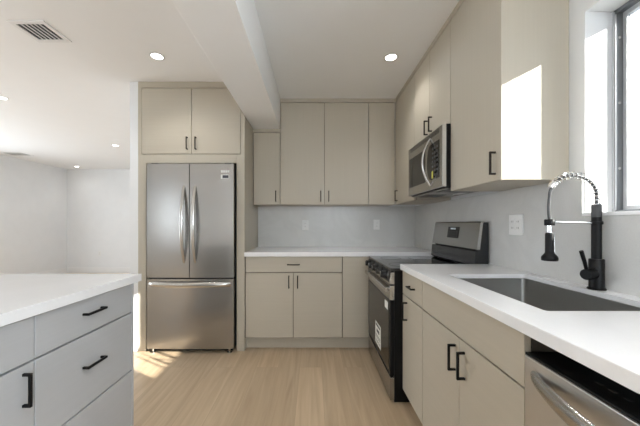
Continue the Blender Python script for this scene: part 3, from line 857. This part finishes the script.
# ------------------------------------------------------------------ outlets and switches
def outlet(c, face, label, w=0.070, h=0.115, gangs=1, name='wall_outlet', cat='outlet', kind='duplex'):
    c = Vector(c)
    t = thing(name, c, label, cat)
    def bb(a0, a1, n0, n1, z0, z1, bev=0.0):
        if face == '-y': return B(c.x + a0, c.x + a1, c.y - n1, c.y - n0, c.z + z0, c.z + z1, bev, 2)
        return B(c.x - n1, c.x - n0, c.y + a0, c.y + a1, c.z + z0, c.z + z1, bev, 2)
    obj('cover_plate', bb(-w / 2, w / 2, 0, 0.006, -h / 2, h / 2, 0.002), white_p, t)
    for g in range(gangs):
        o = (g - (gangs - 1) / 2) * 0.046
        r = obj('receptacle' if kind == 'duplex' else 'rocker_switch', bb(o - 0.0165, o + 0.0165, 0.006, 0.0085, -0.033, 0.033, 0.001), white_p, t)
        if kind == 'duplex':
            for zz in (-0.018, 0.018):
                s = bm_new()
                for a in (-0.007, 0.005):
                    if face == '-y': box(s, c.x + o + a, c.x + o + a + 0.002, c.y - 0.0089, c.y - 0.0085, c.z + zz - 0.005, c.z + zz + 0.005)
                    else: box(s, c.x - 0.0089, c.x - 0.0085, c.y + o + a, c.y + o + a + 0.002, c.z + zz - 0.005, c.z + zz + 0.005)
                obj('socket_slots', s, slot_m, r)
outlet((-0.094, YW - 0.0125, 1.170), '-y', 'white outlet on the back wall backsplash below the double door cabinet')
outlet((0.726, YW - 0.0125, 1.175), '-y', 'white outlet on the back wall backsplash near the corner')
outlet((1.1625, 1.684, 1.178), '-x', 'white two-gang cover plate on the backsplash between stove and faucet', 0.116, 0.118, 2)
outlet((-5.17, YL, 0.465), '-y', 'small white outlet low on the far living room wall')

# ------------------------------------------------------------------ ceiling lights
def downlight(x, y, label, power, r=0.042, spot=True):
    t = thing('ceiling_light', (x, y, CEIL), label, 'light')
    obj('trim_ring', lathe(bm_new(), [(r, 0.0), (r + 0.014, -0.001), (r + 0.016, -0.004), (r + 0.004, -0.007), (r, -0.005), (r, 0.0)], (x, y, CEIL - 0.0003), n=36), white_p, t, True)
    obj('lamp_lens', lathe(bm_new(), [(0, -0.0035), (r * 0.6, -0.0035), (r, -0.0028), (r, -0.001), (0, -0.001)], (x, y, CEIL - 0.0003), n=32), lamp_m, t, True)
    l = bpy.data.lights.new('downlight_beam', 'SPOT'); l.spot_size = R(125); l.spot_blend = 0.7; l.shadow_soft_size = r; l.energy = power; l.color = (1.0, 0.98, 0.95)
    o = bpy.data.objects.new('downlight_beam', l); o.parent = t; o.location = (0, 0, -0.012); sc.collection.objects.link(o)
LP = 12
downlight(-1.232, 2.315, 'round recessed ceiling light in front of the refrigerator cabinet', LP)
downlight(0.614, 2.329, 'round recessed ceiling light above the stove side of the kitchen', LP)
downlight(-3.263, 3.075, 'round recessed ceiling light at the picture edge over the living room', LP)
downlight(-3.33, 4.942, 'round recessed ceiling light halfway into the living room', LP)
downlight(-5.437, 6.753, 'round recessed ceiling light in the far corner of the living room', 4)
for (x, y) in ((0.45, 0.2), (0.45, -1.7)):  # unseen lamps, added to give the kitchen more light
    downlight(x, y, 'added recessed ceiling light, unseen behind the camera', 34)
for o in sc.objects:
    if o.get('label') == 'added recessed ceiling light, unseen behind the camera': o['group'] = 'added ceiling lights behind the camera'

# ------------------------------------------------------------------ ceiling vents
def vent(x0, x1, y0, y1, n, along, label, border=0.030):
    t = thing('ceiling_vent', ((x0 + x1) / 2, (y0 + y1) / 2, CEIL), label, 'vent')
    f = bm_new(); z0, z1 = CEIL - 0.007, CEIL - 0.0003
    box(f, x0 - border, x1 + border, y0 - border, y0, z0, z1, 0.001); box(f, x0 - border, x1 + border, y1, y1 + border, z0, z1, 0.001)
    box(f, x0 - border, x0, y0, y1, z0, z1, 0.001); box(f, x1, x1 + border, y0, y1, z0, z1, 0.001)
    obj('vent_frame', f, trim_m, t)
    obj('duct_shade_sheet', B(x0, x1, y0, y1, CEIL - 0.0012, CEIL - 0.0004), duct_shade_m, t)  # flat dark sheet painted as the shaded duct behind the slats
    for i in range(1, n):
        s = bm_new()
        if along == 'y':
            x = x0 + (x1 - x0) * i / n; prism(s, [(x - 0.003, z0 + 0.001), (x - 0.0005, z0 + 0.001), (x + 0.003, z1 - 0.001), (x + 0.001, z1 - 0.001)], 'y', y0, y1)
        else:
            y = y0 + (y1 - y0) * i / n; prism(s, [(y - 0.004, z0), (y - 0.002, z0), (y + 0.007, z1 - 0.001), (y + 0.005, z1 - 0.001)], 'x', x0, x1)
        obj('slat', s, trim_m, t)
vent(-1.962, -1.782, 1.938, 2.104, 6, 'y', 'square white ceiling vent with dark slots near the kitchen island')
vent(-5.75, -5.43, 5.42, 5.66, 7, 'y', 'small ceiling vent far off above the living room')
